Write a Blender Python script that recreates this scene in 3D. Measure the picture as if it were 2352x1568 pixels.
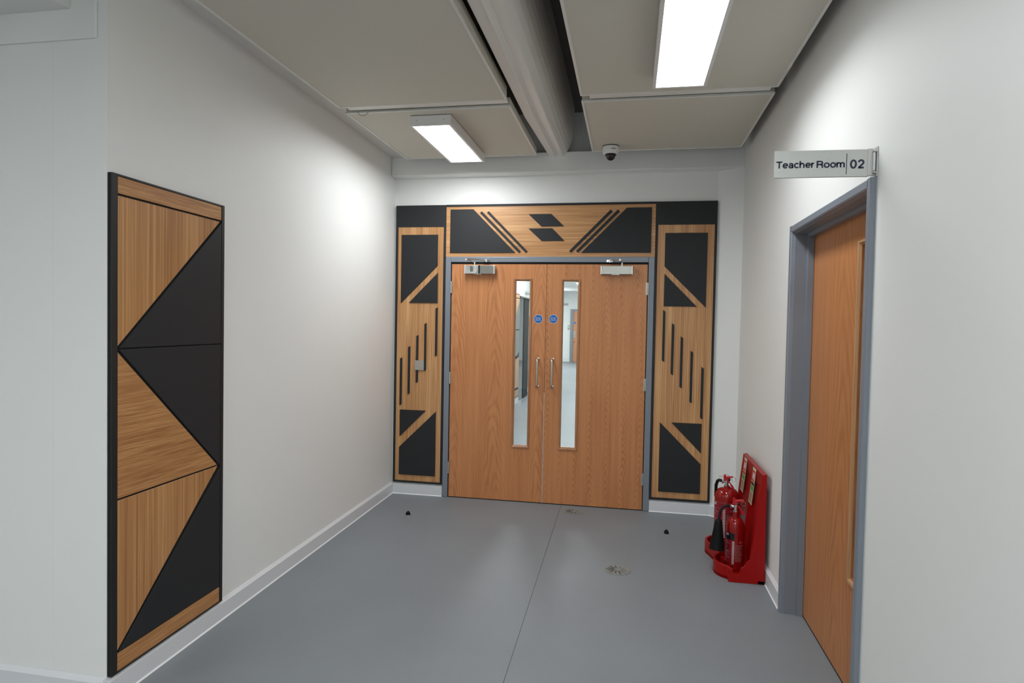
import bpy, bmesh, math
from mathutils import Vector, Matrix

# ------------------------------------------------------------ clear
for o in list(bpy.data.objects):
    bpy.data.objects.remove(o)
SC = bpy.context.scene
COL = SC.collection

# ------------------------------------------------------------ camera
H = 1.533
yaw, pit, rol = 0.184039212, -0.028740897, 0.0193469084
cy, sy = math.cos(yaw), math.sin(yaw)
fw = Vector((-sy*math.cos(pit), cy*math.cos(pit), math.sin(pit)))
rt = Vector((cy, sy, 0)); up = rt.cross(fw)
c, s = math.cos(rol), math.sin(rol)
r2 = c*rt+s*up; u2 = -s*rt+c*up
cam = bpy.data.cameras.new('camera'); camo = bpy.data.objects.new('camera', cam); COL.objects.link(camo)
M = Matrix((r2, u2, -fw)).transposed().to_4x4(); M.translation = Vector((0, 0, H))
camo.matrix_world = M
cam.sensor_width = 36.0; cam.sensor_fit = 'HORIZONTAL'; cam.lens = 1453.45*36/2352
cam.clip_start = 0.02; cam.clip_end = 100
SC.camera = camo

# ------------------------------------------------------------ world, exposure
W = bpy.data.worlds.new('world'); SC.world = W; W.use_nodes = True
W.node_tree.nodes['Background'].inputs[0].default_value = (0.8, 0.85, 0.9, 1)
W.node_tree.nodes['Background'].inputs[1].default_value = 0.05
VS = SC.view_settings
VS.view_transform = 'Standard'; VS.look = 'None'; VS.gamma = 1.0; VS.use_curve_mapping = False
VS.exposure = 0.72
LAMP = 3.0          # radiance of the diffusers themselves
LAMP_W = 58.0       # watts per square metre thrown downwards by each fitting
LAMP_FAR = 16.0
LCOL = (.955, 1.0, 1.025)

# ------------------------------------------------------------ materials
def newmat(name):
    m = bpy.data.materials.new(name); m.use_nodes = True
    nt = m.node_tree; b = nt.nodes['Principled BSDF']
    return m, nt, b
def L(nt, a, b): nt.links.new(a, b)
def rgb(c): return (c[0], c[1], c[2], 1)
def plain(name, col, rough=0.5, metal=0.0, spec=0.5, coat=0.0, noise=0.0, nscale=40, bump=0.0, bscale=200):
    m, nt, b = newmat(name)
    b.inputs['Base Color'].default_value = rgb(col); b.inputs['Roughness'].default_value = rough
    b.inputs['Metallic'].default_value = metal; b.inputs['Specular IOR Level'].default_value = spec
    b.inputs['Coat Weight'].default_value = coat; b.inputs['Coat Roughness'].default_value = 0.08
    tc = nt.nodes.new('ShaderNodeTexCoord')
    if noise:
        n = nt.nodes.new('ShaderNodeTexNoise'); n.inputs['Scale'].default_value = nscale; n.inputs['Detail'].default_value = 4
        L(nt, tc.outputs['Object'], n.inputs['Vector'])
        mx = nt.nodes.new('ShaderNodeMix'); mx.data_type = 'RGBA'
        mx.inputs[6].default_value = rgb([v*(1-noise) for v in col]); mx.inputs[7].default_value = rgb([min(1, v*(1+noise)) for v in col])
        L(nt, n.outputs['Fac'], mx.inputs[0]); L(nt, mx.outputs[2], b.inputs['Base Color'])
    if bump:
        n2 = nt.nodes.new('ShaderNodeTexNoise'); n2.inputs['Scale'].default_value = bscale; n2.inputs['Detail'].default_value = 3
        L(nt, tc.outputs['Object'], n2.inputs['Vector'])
        bp = nt.nodes.new('ShaderNodeBump'); bp.inputs['Strength'].default_value = bump; bp.inputs['Distance'].default_value = 0.002
        L(nt, n2.outputs['Fac'], bp.inputs['Height']); L(nt, bp.outputs['Normal'], b.inputs['Normal'])
    return m
def emit(name, col, st):
    m, nt, b = newmat(name)
    b.inputs['Base Color'].default_value = rgb((.9, .9, .9))
    b.inputs['Emission Color'].default_value = rgb(col); b.inputs['Emission Strength'].default_value = st
    return m
def oak(name, axis, cols, across=55, along=1.6, rough=0.42):
    """straight-grained veneer, grain along the axis"""
    m, nt, b = newmat(name)
    tc = nt.nodes.new('ShaderNodeTexCoord')
    def noi(ac, al, det, dist=0.0):
        mp = nt.nodes.new('ShaderNodeMapping')
        sc = [ac, ac, ac]; sc['xyz'.index(axis)] = al
        mp.inputs['Scale'].default_value = sc
        L(nt, tc.outputs['Object'], mp.inputs['Vector'])
        n = nt.nodes.new('ShaderNodeTexNoise'); n.inputs['Scale'].default_value = 1; n.inputs['Detail'].default_value = det
        n.inputs['Roughness'].default_value = .6; n.inputs['Distortion'].default_value = dist
        L(nt, mp.outputs[0], n.inputs['Vector']); return n
    a = noi(across*.25, along*.4, 3, .3); f = noi(across*2.6, along, 4, .2); g = noi(across*9, along*4, 2)
    ad = nt.nodes.new('ShaderNodeMath'); ad.operation = 'MULTIPLY_ADD'; ad.inputs[1].default_value = .55
    L(nt, f.outputs['Fac'], ad.inputs[0])
    m2 = nt.nodes.new('ShaderNodeMath'); m2.operation = 'MULTIPLY'; m2.inputs[1].default_value = .3
    L(nt, a.outputs['Fac'], m2.inputs[0]); L(nt, m2.outputs[0], ad.inputs[2])
    a3 = nt.nodes.new('ShaderNodeMath'); a3.operation = 'MULTIPLY_ADD'; a3.inputs[1].default_value = .15
    L(nt, g.outputs['Fac'], a3.inputs[0]); L(nt, ad.outputs[0], a3.inputs[2])
    cr = nt.nodes.new('ShaderNodeValToRGB')
    cr.color_ramp.elements[0].position = .40; cr.color_ramp.elements[0].color = rgb(cols[0])
    cr.color_ramp.elements[1].position = .61; cr.color_ramp.elements[1].color = rgb(cols[2])
    e = cr.color_ramp.elements.new(.5); e.color = rgb(cols[1])
    L(nt, a3.outputs[0], cr.inputs[0]); L(nt, cr.outputs[0], b.inputs['Base Color'])
    b.inputs['Roughness'].default_value = rough
    return m
def veneer(name, cols, off, period, bend, freq, amt, rough=.4, axis=0):
    """crown-cut door veneer: nested arches repeated across the leaf"""
    m, nt, b = newmat(name)
    N = nt.nodes
    def math_(op, a, b_=None, c_=None):
        n = N.new('ShaderNodeMath'); n.operation = op
        for i, v in enumerate((a, b_, c_)):
            if v is None: continue
            if isinstance(v, (int, float)): n.inputs[i].default_value = v
            else: L(nt, v, n.inputs[i])
        return n.outputs[0]
    tc = N.new('ShaderNodeTexCoord'); sp = N.new('ShaderNodeSeparateXYZ'); L(nt, tc.outputs['Object'], sp.inputs[0])
    X = sp.outputs[axis]; Z = sp.outputs[2]
    def noi(sx, sz, det=3):
        mp = N.new('ShaderNodeMapping'); mp.inputs['Scale'].default_value = (sx, sx, sz); mp.inputs['Location'].default_value = (off*7.3, off*3.1, off*5.7)
        L(nt, tc.outputs['Object'], mp.inputs['Vector'])
        n = N.new('ShaderNodeTexNoise'); n.inputs['Scale'].default_value = 1; n.inputs['Detail'].default_value = det
        L(nt, mp.outputs[0], n.inputs['Vector']); return n.outputs['Fac']
    wob = noi(2.2, 1.1, 2)
    xs = math_('ADD', X, math_('MULTIPLY', wob, .16))
    xs = math_('ADD', xs, off)
    pp = math_('DIVIDE', math_('PINGPONG', xs, period), period)
    arch = math_('MULTIPLY', math_('POWER', pp, 1.6), bend)
    v = math_('ADD', Z, arch)
    v = math_('ADD', v, math_('MULTIPLY', noi(9, 2.2, 3), amt))
    w = math_('SINE', math_('MULTIPLY', v, freq))
    w = math_('MULTIPLY_ADD', w, .5, .5)
    w = math_('POWER', w, 1.8)
    w = math_('MULTIPLY', w, math_('MULTIPLY_ADD', noi(5, 1.0, 2), 1.1, -.05))
    fine = noi(420, 9, 3)
    med = noi(34, 1.2, 4)
    t = math_('MULTIPLY_ADD', w, -.38, .60)
    t = math_('ADD', t, math_('MULTIPLY_ADD', fine, .34, -.17))
    t = math_('ADD', t, math_('MULTIPLY_ADD', med, .7, -.35))
    cr = N.new('ShaderNodeValToRGB')
    cr.color_ramp.elements[0].position = .12; cr.color_ramp.elements[0].color = rgb(cols[0])
    cr.color_ramp.elements[1].position = .85; cr.color_ramp.elements[1].color = rgb(cols[2])
    e = cr.color_ramp.elements.new(.5); e.color = rgb(cols[1])
    L(nt, t, cr.inputs[0]); L(nt, cr.outputs[0], b.inputs['Base Color'])
    b.inputs['Roughness'].default_value = rough
    return m
def floor_mat():
    m, nt, b = newmat('blue grey speckled vinyl'); N = nt.nodes
    tc = N.new('ShaderNodeTexCoord')
    n1 = N.new('ShaderNodeTexNoise'); n1.inputs['Scale'].default_value = 190; n1.inputs['Detail'].default_value = 2
    n2 = N.new('ShaderNodeTexNoise'); n2.inputs['Scale'].default_value = 1.6; n2.inputs['Detail'].default_value = 4
    v = N.new('ShaderNodeTexVoronoi'); v.inputs['Scale'].default_value = 75
    for q in (n1, n2, v): L(nt, tc.outputs['Object'], q.inputs['Vector'])
    mx = N.new('ShaderNodeMix'); mx.data_type = 'RGBA'
    mx.inputs[6].default_value = rgb((.200, .222, .238)); mx.inputs[7].default_value = rgb((.270, .292, .312))
    L(nt, n1.outputs['Fac'], mx.inputs[0])
    m3 = N.new('ShaderNodeMix'); m3.data_type = 'RGBA'; m3.blend_type = 'MULTIPLY'; m3.inputs[0].default_value = .35
    cr2 = N.new('ShaderNodeValToRGB'); cr2.color_ramp.elements[0].position = .3; cr2.color_ramp.elements[0].color = (.75, .75, .76, 1)
    cr2.color_ramp.elements[1].position = .7; cr2.color_ramp.elements[1].color = (1, 1, 1, 1)
    L(nt, n2.outputs['Fac'], cr2.inputs[0]); L(nt, mx.outputs[2], m3.inputs[6]); L(nt, cr2.outputs[0], m3.inputs[7])
    cr = N.new('ShaderNodeValToRGB'); cr.color_ramp.elements[0].position = .05; cr.color_ramp.elements[0].color = (1, 1, 1, 1)
    cr.color_ramp.elements[1].position = .13; cr.color_ramp.elements[1].color = (0, 0, 0, 1)
    L(nt, v.outputs['Distance'], cr.inputs[0])
    m4 = N.new('ShaderNodeMix'); m4.data_type = 'RGBA'
    L(nt, v.outputs['Color'], m4.inputs[0])
    m4.inputs[6].default_value = rgb((.09, .11, .13)); m4.inputs[7].default_value = rgb((.36, .40, .42))
    m5 = N.new('ShaderNodeMix'); m5.data_type = 'RGBA'
    L(nt, cr.outputs[0], m5.inputs[0]); L(nt, m3.outputs[2], m5.inputs[6]); L(nt, m4.outputs[2], m5.inputs[7])
    # welded seam between the vinyl sheets
    sp = N.new('ShaderNodeSeparateXYZ'); L(nt, tc.outputs['Object'], sp.inputs[0])
    a1 = N.new('ShaderNodeMath'); a1.operation = 'MULTIPLY_ADD'; a1.inputs[1].default_value = .0165; L(nt, sp.outputs[1], a1.inputs[0]); L(nt, sp.outputs[0], a1.inputs[2])
    a2 = N.new('ShaderNodeMath'); a2.operation = 'ADD'; a2.inputs[1].default_value = .452; L(nt, a1.outputs[0], a2.inputs[0])
    a3 = N.new('ShaderNodeMath'); a3.operation = 'ABSOLUTE'; L(nt, a2.outputs[0], a3.inputs[0])
    a4 = N.new('ShaderNodeMath'); a4.operation = 'LESS_THAN'; a4.inputs[1].default_value = .0022; L(nt, a3.outputs[0], a4.inputs[0])
    m6 = N.new('ShaderNodeMix'); m6.data_type = 'RGBA'; L(nt, a4.outputs[0], m6.inputs[0]); L(nt, m5.outputs[2], m6.inputs[6]); m6.inputs[7].default_value = rgb((.085, .10, .11))
    L(nt, m6.outputs[2], b.inputs['Base Color'])
    b.inputs['Roughness'].default_value = .47; b.inputs['Specular IOR Level'].default_value = .45
    bp = N.new('ShaderNodeBump'); bp.inputs['Strength'].default_value = .12; bp.inputs['Distance'].default_value = .001
    L(nt, n1.outputs['Fac'], bp.inputs['Height']); L(nt, bp.outputs['Normal'], b.inputs['Normal'])
    return m
def glass_mat():
    m = bpy.data.materials.new('clear glass'); m.use_nodes = True; nt = m.node_tree; nt.nodes.clear()
    o = nt.nodes.new('ShaderNodeOutputMaterial'); mx = nt.nodes.new('ShaderNodeMixShader')
    t = nt.nodes.new('ShaderNodeBsdfTransparent'); t.inputs[0].default_value = (.93, .96, .95, 1)
    g = nt.nodes.new('ShaderNodeBsdfGlossy'); g.inputs['Roughness'].default_value = 0.0
    f = nt.nodes.new('ShaderNodeFresnel'); f.inputs[0].default_value = 1.5
    nt.links.new(f.outputs[0], mx.inputs[0]); nt.links.new(t.outputs[0], mx.inputs[1]); nt.links.new(g.outputs[0], mx.inputs[2])
    nt.links.new(mx.outputs[0], o.inputs[0]); return m

WALL = plain('white wall paint', (.85, .85, .825), .55, noise=.012, nscale=3, bump=.05, bscale=90)
WALL2 = plain('white corridor paint', (.84, .85, .84), .55)
SOFF = plain('white ceiling paint', (.76, .76, .73), .6)
VOID = plain('dark slab above ceiling', (.10, .10, .095), .9, noise=.2, nscale=6)
PANEL = plain('acoustic panel fabric', (.64, .615, .53), .75, noise=.02, nscale=300)
BEAM = plain('white plastic ducting', (.78, .77, .72), .4)
SKIRT = plain('pale grey vinyl skirting', (.73, .74, .76), .32)
SEAL = plain('white silicone seal', (.85, .86, .86), .35)
FRAME = plain('blue grey gloss paint', (.215, .240, .278), .30)
BLACK = plain('matt black laminate', (.0195, .0205, .0225), .58, spec=.35, noise=.08, nscale=12)
BLACKW = plain('black edge trim', (.010, .010, .010), .5)
DARK = plain('black shadow gap rubber', (.004, .004, .004), .8)  # near black: shade of the door gaps, also backing boards and post
OAKC = ((.39, .180, .062), (.545, .275, .112), (.73, .43, .195))
OAKV = oak('oak veneer upright grain', 'z', OAKC, 60, 1.5)
OAKH = oak('oak veneer level grain', 'x', OAKC, 60, 1.5)
OAKC2 = ((.34, .148, .046), (.47, .218, .078), (.62, .33, .130))
OAKV2 = oak('oak laminate upright grain', 'z', OAKC2, 42, .8)
OAKH2 = oak('oak laminate level grain', 'y', OAKC2, 75, 2.2)
DC = ((0.336, 0.119, 0.038), (0.543, 0.217, 0.078), (0.672, 0.299, 0.119))
VEN1 = veneer('oak door veneer plain cut', ((0.37, 0.133, 0.043), (0.56, 0.223, 0.081), (0.672, 0.299, 0.119)), .31, .19, 1.5, 38, .55)
VEN2 = veneer('oak door veneer crown cut', DC, .07, .064, .26, 105, .17)
VEN3 = veneer('oak door veneer straight cut', ((0.381, 0.133, 0.038), (0.504, 0.195, 0.063), (0.594, 0.252, 0.091)), .5, .3, 2.0, 26, .4, axis=1)
BEAD = oak('oak glazing bead', 'z', ((.33, .14, .06), (.43, .20, .09), (.52, .26, .13)), 80, 3, .35)
BEADP = oak('pale glazing bead', 'z', ((.45, .24, .11), (.55, .30, .14), (.62, .36, .18)), 80, 3, .4)
STEEL = plain('brushed stainless steel', (.62, .60, .55), .22, 1.0)
CHROME = plain('polished chrome', (.75, .74, .72), .08, 1.0)
SILVER = plain('silver painted metal', (.46, .47, .43), .34, .55)
SILVERL = plain('bright silver end cap', (.70, .71, .69), .25, .6)
SILVERD = plain('dark silver metal', (.22, .22, .20), .35, .6)
PLATE = plain('satin nickel plate', (.48, .46, .42), .35, .7)
ALU = plain('anodised aluminium sign', (.56, .57, .55), .42, .35)
CLEAR = plain('clear acrylic', (.78, .78, .77), .12, 0, .6)
NAVY = plain('navy lettering', (.008, .010, .035), .5)
BLUE = plain('mandatory sign blue', (.004, .13, .48), .4)
WHITE = plain('white plastic', (.78, .78, .76), .35)
WHITEP = plain('white print', (.75, .72, .72), .5)
PINKP = plain('faded small print', (.42, .20, .20), .5)
GREYP = plain('grey print', (.35, .36, .36), .5)
DOME = plain('smoked dome', (.006, .006, .007), .08)
RED = plain('gloss red paint', (.27, .005, .005), .14, spec=.4, coat=.2)
REDP = plain('red moulded plastic', (.34, .003, .003), .32, spec=.25)
REDL = plain('dark red label', (.24, .006, .016), .35)
REDH = plain('red lever paint', (.55, .012, .02), .3)
RUB = plain('black rubber', (.005, .005, .0055), .5, spec=.3)
HORN = plain('black moulded horn', (.004, .004, .0045), .6, spec=.2)
BLK = plain('black print', (.005, .005, .005), .4)
CREAM = plain('photoluminescent cream', (.62, .62, .45), .5)
SRED = plain('sign red', (.55, .02, .02), .45)
SGREEN = plain('sign green', (.10, .28, .09), .45)
STXT = plain('brown print block', (.36, .22, .16), .6, noise=.5, nscale=260)
YEL = plain('yellow tag', (.70, .42, .02), .5)
CABLE = plain('dark wire', (.03, .028, .02), .5)
GRILLE = plain('grey plastic floor outlet', (.235, .245, .235), .4, noise=.06, nscale=60)
SLOT = plain('dark slot', (.006, .006, .006), .8)
LITE = emit('lamp diffuser', LCOL, LAMP)
LITE2 = emit('corridor lamp diffuser', LCOL, LAMP_FAR)
FLOOR = floor_mat()
GLASS = glass_mat()

# ------------------------------------------------------------ mesh helpers
def nb(): return bmesh.new()
def quadpoly(bm, pts):
    vs = [bm.verts.new(p) for p in pts]
    try: return bm.faces.new(vs)
    except ValueError: return None
def box(bm, x0, x1, y0, y1, z0, z1):
    v = [bm.verts.new(p) for p in ((x0,y0,z0),(x1,y0,z0),(x1,y1,z0),(x0,y1,z0),(x0,y0,z1),(x1,y0,z1),(x1,y1,z1),(x0,y1,z1))]
    for f in ((0,3,2,1),(4,5,6,7),(0,1,5,4),(1,2,6,5),(2,3,7,6),(3,0,4,7)): bm.faces.new([v[i] for i in f])
    return v
def prism(bm, pts, vec):
    """pts: closed 3-D polygon; extruded by vec"""
    a = [bm.verts.new(p) for p in pts]; b = [bm.verts.new(Vector(p)+Vector(vec)) for p in pts]
    bm.faces.new(a); bm.faces.new(list(reversed(b)))
    n = len(a)
    for i in range(n): bm.faces.new([a[i], b[i], b[(i+1) % n], a[(i+1) % n]])
def tube(bm, pts, r, seg=12, caps=True, closed=False):
    pts = [Vector(p) for p in pts]; n = len(pts)
    rr = r if isinstance(r, (list, tuple)) else [r]*n
    rings = []; prev = None
    for i, p in enumerate(pts):
        if closed: d = pts[(i+1) % n]-pts[i-1]
        elif i == 0: d = pts[1]-p
        elif i == n-1: d = p-pts[i-1]
        else: d = (pts[i+1]-p).normalized()+(p-pts[i-1]).normalized()
        d.normalize()
        if prev is None:
            a = Vector((0, 0, 1)) if abs(d.z) < .9 else Vector((1, 0, 0))
        else: a = prev
        u = d.cross(a).normalized(); w = u.cross(d).normalized(); prev = w
        rings.append([bm.verts.new(p+u*math.cos(t)*rr[i]+w*math.sin(t)*rr[i]) for t in [2*math.pi*k/seg for k in range(seg)]])
    m = n if closed else n-1
    for i in range(m):
        A = rings[i]; B = rings[(i+1) % n]
        for k in range(seg): bm.faces.new([A[k], A[(k+1) % seg], B[(k+1) % seg], B[k]])
    if caps and not closed:
        bm.faces.new(list(reversed(rings[0]))); bm.faces.new(rings[-1])
def lathe(bm, prof, cx, cy_, seg=40, axis='z', cz=0.0):
    """prof: list of (radius, height along axis)"""
    rings = []
    for r, h in prof:
        ring = []
        for k in range(seg):
            t = 2*math.pi*k/seg
            if axis == 'z': p = (cx+r*math.cos(t), cy_+r*math.sin(t), cz+h)
            elif axis == 'y': p = (cx+r*math.cos(t), cy_+h, cz+r*math.sin(t))
            else: p = (cx+h, cy_+r*math.cos(t), cz+r*math.sin(t))
            ring.append(bm.verts.new(p))
        rings.append(ring)
    for A, B in zip(rings[:-1], rings[1:]):
        for k in range(seg): bm.faces.new([A[k], A[(k+1) % seg], B[(k+1) % seg], B[k]])
    if prof[0][0] > 1e-6: bm.faces.new(list(reversed(rings[0])))
    if prof[-1][0] > 1e-6: bm.faces.new(rings[-1])
def base(loc): return Vector(loc)
ORG = {}
def obj(name, bm, mat, parent=None, loc=None, smooth=False, bevel=0.0, seg=2):
    """link bm (built in world metres) as ONE mesh object; loc = its origin when it has no parent"""
    bmesh.ops.remove_doubles(bm, verts=bm.verts, dist=1e-6)
    bmesh.ops.recalc_face_normals(bm, faces=bm.faces)
    org = ORG[parent.name] if parent is not None else Vector(loc or (0, 0, 0))
    bmesh.ops.translate(bm, verts=bm.verts, vec=-org)
    me = bpy.data.meshes.new(name); bm.to_mesh(me); bm.free()
    mats = mat if isinstance(mat, (list, tuple)) else [mat]
    for m in mats: me.materials.append(m)
    if smooth:
        for p in me.polygons: p.use_smooth = True
        try: me.set_sharp_from_angle(angle=math.radians(40))
        except Exception: pass
    o = bpy.data.objects.new(name, me); COL.objects.link(o)
    if parent is not None: o.parent = parent
    else: o.location = org
    ORG[o.name] = org
    if bevel:
        md = o.modifiers.new('bevel', 'BEVEL'); md.width = bevel; md.segments = seg; md.limit_method = 'ANGLE'; md.angle_limit = math.radians(40)
    return o
def tag(o, label, cat, group=None):
    o['label'] = label; o['category'] = cat
    if group: o['group'] = group
    return o
def thing(name, loc, label, cat, group=None):
    o = bpy.data.objects.new(name, None); COL.objects.link(o); o.location = loc; o.empty_display_size = .1
    ORG[o.name] = Vector(loc)
    return tag(o, label, cat, group)
def struct(name, bm, mat, loc=None, **k):
    o = obj(name, bm, mat, None, loc, **k); o['kind'] = 'structure'; return o
def sthing(name, loc):
    o = bpy.data.objects.new(name, None); COL.objects.link(o); o.location = loc; o['kind'] = 'structure'
    o.empty_display_size = .1; ORG[o.name] = Vector(loc); return o
def text_bm(body, size, xform, bold=0.0, sx=1.0, spacing=1.0, extrude=0.0, line=1.0, align='CENTER'):
    """flat lettering as a bmesh; xform maps (u, v) in metres to world"""
    cu = bpy.data.curves.new('t', 'FONT'); cu.body = body; cu.size = size; cu.offset = bold
    cu.space_character = spacing; cu.space_line = line; cu.align_x = align; cu.align_y = 'CENTER'; cu.resolution_u = 3; cu.fill_mode = 'FRONT'
    to = bpy.data.objects.new('t', cu); COL.objects.link(to)
    bpy.context.view_layer.update()
    dg = bpy.context.evaluated_depsgraph_get()
    me = bpy.data.meshes.new_from_object(to.evaluated_get(dg))
    bm = nb(); bm.from_mesh(me)
    for v in bm.verts: v.co = Vector(xform(v.co.x*sx, v.co.y))
    bpy.data.objects.remove(to); bpy.data.curves.remove(cu); bpy.data.meshes.remove(me)
    return bm
def el(cx, cy_, rx, ry, a0, a1, n=14):
    return [(cx+rx*math.cos(math.radians(a0+(a1-a0)*k/n)), cy_+ry*math.sin(math.radians(a0+(a1-a0)*k/n))) for k in range(n+1)]
GL = {  # grotesque capitals and small letters as pen strokes, capital height 1
 'T': (.80, [[(0, .92), (.80, .92)], [(.40, .92), (.40, 0)]]),
 'e': (.70, [[(.08, .37), (.64, .37)], el(.35, .37, .27, .30, 0, 318, 22)]),
 'a': (.68, [el(.33, .50, .22, .17, 165, 0, 10)+[(.55, .0)], [(.55, .40), (.40, .385)]+el(.29, .225, .19, .155, 75, 285, 12)+el(.36, .225, .19, .155, 285, 360, 6)]),
 'c': (.66, [el(.35, .37, .27, .30, 42, 318, 20)]),
 'h': (.70, [[(.085, 0), (.085, 1.0)], [(.085, .40)]+el(.33, .44, .235, .22, 160, 0, 10)+[(.565, 0)]]),
 'r': (.42, [[(.085, 0), (.085, .73)], [(.085, .40)]+el(.36, .38, .26, .27, 160, 85, 8)]),
 'R': (.84, [[(.09, 0), (.09, 1.0)], [(.09, .92), (.50, .92)]+el(.50, .70, .22, .22, 90, -90, 10)+[(.09, .48)], [(.50, .48)]+el(.52, .28, .19, .19, 80, 0, 6)+[(.72, .12), (.76, 0)]]),
 'o': (.74, [el(.37, .37, .285, .30, 0, 360, 26)]),
 'm': (1.08, [[(.085, 0), (.085, .73)], [(.085, .42)]+el(.30, .46, .215, .20, 160, 0, 9)+[(.515, 0)], [(.515, .42)]+el(.73, .46, .215, .20, 160, 0, 9)+[(.945, 0)]]),
 '0': (.78, [el(.36, .5, .27, .43, 0, 360, 28)]),
 '2': (.74, [el(.36, .68, .26, .25, 170, -40, 16)+[(.12, .10)], [(.06, .075), (.66, .075)]])}
def stroke_text(body, w, h, xform, pen=.20, gap=.045):
    bm = nb(); x = 0.0
    for ch in body:
        adv, st2 = GL[ch]
        for pl in st2:
            pts = [Vector((x+p[0], p[1])) for p in pl]; n = len(pts); closed = (pts[0]-pts[-1]).length < 1e-4 and n > 3
            L_, R_ = [], []
            for i in range(n):
                if closed: d = (pts[(i+1) % (n-1)]-pts[(i-1) % (n-1)]) if i < n-1 else (pts[1]-pts[n-2])
                else: d = pts[min(i+1, n-1)]-pts[max(i-1, 0)]
                d.normalize(); q = Vector((-d.y, d.x))*pen/2
                L_.append(bm.verts.new((pts[i].x+q.x, pts[i].y+q.y, 0))); R_.append(bm.verts.new((pts[i].x-q.x, pts[i].y-q.y, 0)))
            for i in range(n-1): bm.faces.new([L_[i], L_[i+1], R_[i+1], R_[i]])
        x += adv+gap
    x -= gap
    for v in bm.verts: v.co = Vector(xform((v.co.x-x/2)/x*w, (v.co.y-.5)*h))
    return bm
def text_fit(body, w, h, xform, bold=0.0, spacing=1.0):
    """letters fitted in a w x h box centred on (0,0)"""
    bm = text_bm(body, 1.0, lambda u, v: (u, v, 0), bold, 1.0, spacing)
    xs = [v.co.x for v in bm.verts]; ys = [v.co.y for v in bm.verts]
    x0, x1, y0, y1 = min(xs), max(xs), min(ys), max(ys)
    for v in bm.verts:
        v.co = Vector(xform((v.co.x-(x0+x1)/2)/(x1-x0)*w, (v.co.y-(y0+y1)/2)/(y1-y0)*h))
    return bm

# ================================================================= STRUCTURE
def wx(y): return -2.065+(5.335-y)*.019          # the left wall runs very slightly askew
YN = 2.135                                        # corner where the left wall turns away
# floor (one sheet for hall and corridor)
bm = nb(); box(bm, -6.2, 4.0, -4.2, 27.0, -.12, 0.0); struct('floor', bm, FLOOR)
# left wall
bm = nb(); prism(bm, [(wx(5.5), 5.5, 0), (wx(YN), YN, 0), (-2.25, YN, 0), (-2.25, 5.5, 0)], (0, 0, 3.3)); struct('wall_left', bm, WALL)
# wall to the left of the corner, facing the camera, with its boxed-in bulkhead
bm = nb(); box(bm, -6.0, -2.2505, YN, YN+.12, 0, 3.3); struct('wall_front_left', bm, WALL)
bm = nb(); box(bm, -6.0, -2.045, YN-.012, YN-.0005, 2.60, 3.0); struct('trim_1', bm, WALL, bevel=.003)
bm = nb(); box(bm, -6.0, -2.16, -4.0, YN-.013, 2.715, 2.9); struct('ceiling_left', bm, SOFF)
bm = nb(); box(bm, -6.15, -6.0, -4.0, YN+.12, 0, 3.3); struct('wall_far_left', bm, WALL)
bm = nb(); box(bm, -6.0, .849, -4.15, -4.0, 0, 3.3); struct('wall_rear', bm, WALL)
# back wall round the double doors, with the boxed corner at its right end
bm = nb()
box(bm, -2.3, -1.565, 5.335, 5.5, 0, 3.3); box(bm, .160, 1.1, 5.335, 5.5, 0, 3.3); box(bm, -1.565, .160, 5.335, 5.5, 2.075, 3.3)
struct('wall_back', bm, WALL)
bm = nb(); prism(bm, [(.668, 5.335, 0), (.849, 5.215, 0), (.849, 5.335, 0)], (0, 0, 3.3)); struct('wall_chamfer', bm, WALL)
# right wall with the side-door opening
DY0, DY1, DZ = 2.462, 3.628, 2.078
bm = nb()
box(bm, .849, 1.1, -4.15, DY0+.02, 0, 3.3); box(bm, .849, 1.1, DY1-.02, 5.335, 0, 3.3); box(bm, .849, 1.1, DY0+.02, DY1-.02, DZ-.02, 3.3)
struct('wall_right', bm, WALL)
# bulkhead over the doors
bm = nb(); prism(bm, [(wx(5.23), 5.23, 2.785), (.849, 5.215, 2.785), (.849, 5.335, 2.785), (wx(5.335), 5.335, 2.785)], (0, 0, .165)); struct('trim_2', bm, WALL, bevel=.006)
# slab above and the soffit strip on the left
bm = nb(); box(bm, -6.15, 1.1, -4.15, 5.5, 3.3, 3.4); struct('ceiling', bm, VOID)
bm = nb(); prism(bm, [(wx(5.23)-.01, 5.23, 2.945), (wx(YN)-.01, YN-.6, 2.945), (-1.885, YN-.6, 2.945), (-1.885, 5.23, 2.945)], (0, 0, .355)); struct('ceiling_strip', bm, SOFF)
bm = nb(); box(bm, -2.158, .849, -4.0, 1.30, 2.92, 3.0); struct('ceiling_rear', bm, SOFF)
# white boxed duct running between the ceiling panels
def ducting(name):
    prof = [(-.722, 3.02), (-.722, 2.925), (-.716, 2.917), (-.662, 2.915), (-.658, 2.909), (-.650, 2.909), (-.644, 2.916), (-.630, 2.926), (-.622, 2.926), (-.580, 2.913), (-.570, 2.914),
            (-.556, 2.928), (-.536, 2.948), (-.516, 2.975), (-.500, 3.004), (-.488, 3.035), (-.479, 3.07), (-.472, 3.11), (-.467, 3.16), (-.465, 3.22), (-.465, 3.299), (-.722, 3.299)]
    bm = nb(); st = []
    for y, dx, k in ((1.31, 0, 1), (4.26, -.012, 1), (5.229, .028, .80)):
        st.append([bm.verts.new((-.722+(x+.722)*k+dx, y, z)) for x, z in prof])
    for A, B in zip(st[:-1], st[1:]):
        for k in range(len(prof)): bm.faces.new([A[k], A[(k+1) % len(prof)], B[(k+1) % len(prof)], B[k]])
    bm.faces.new(st[0]); bm.faces.new(list(reversed(st[-1])))
    return bm
struct('trim_3', ducting('d'), BEAM)

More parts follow.
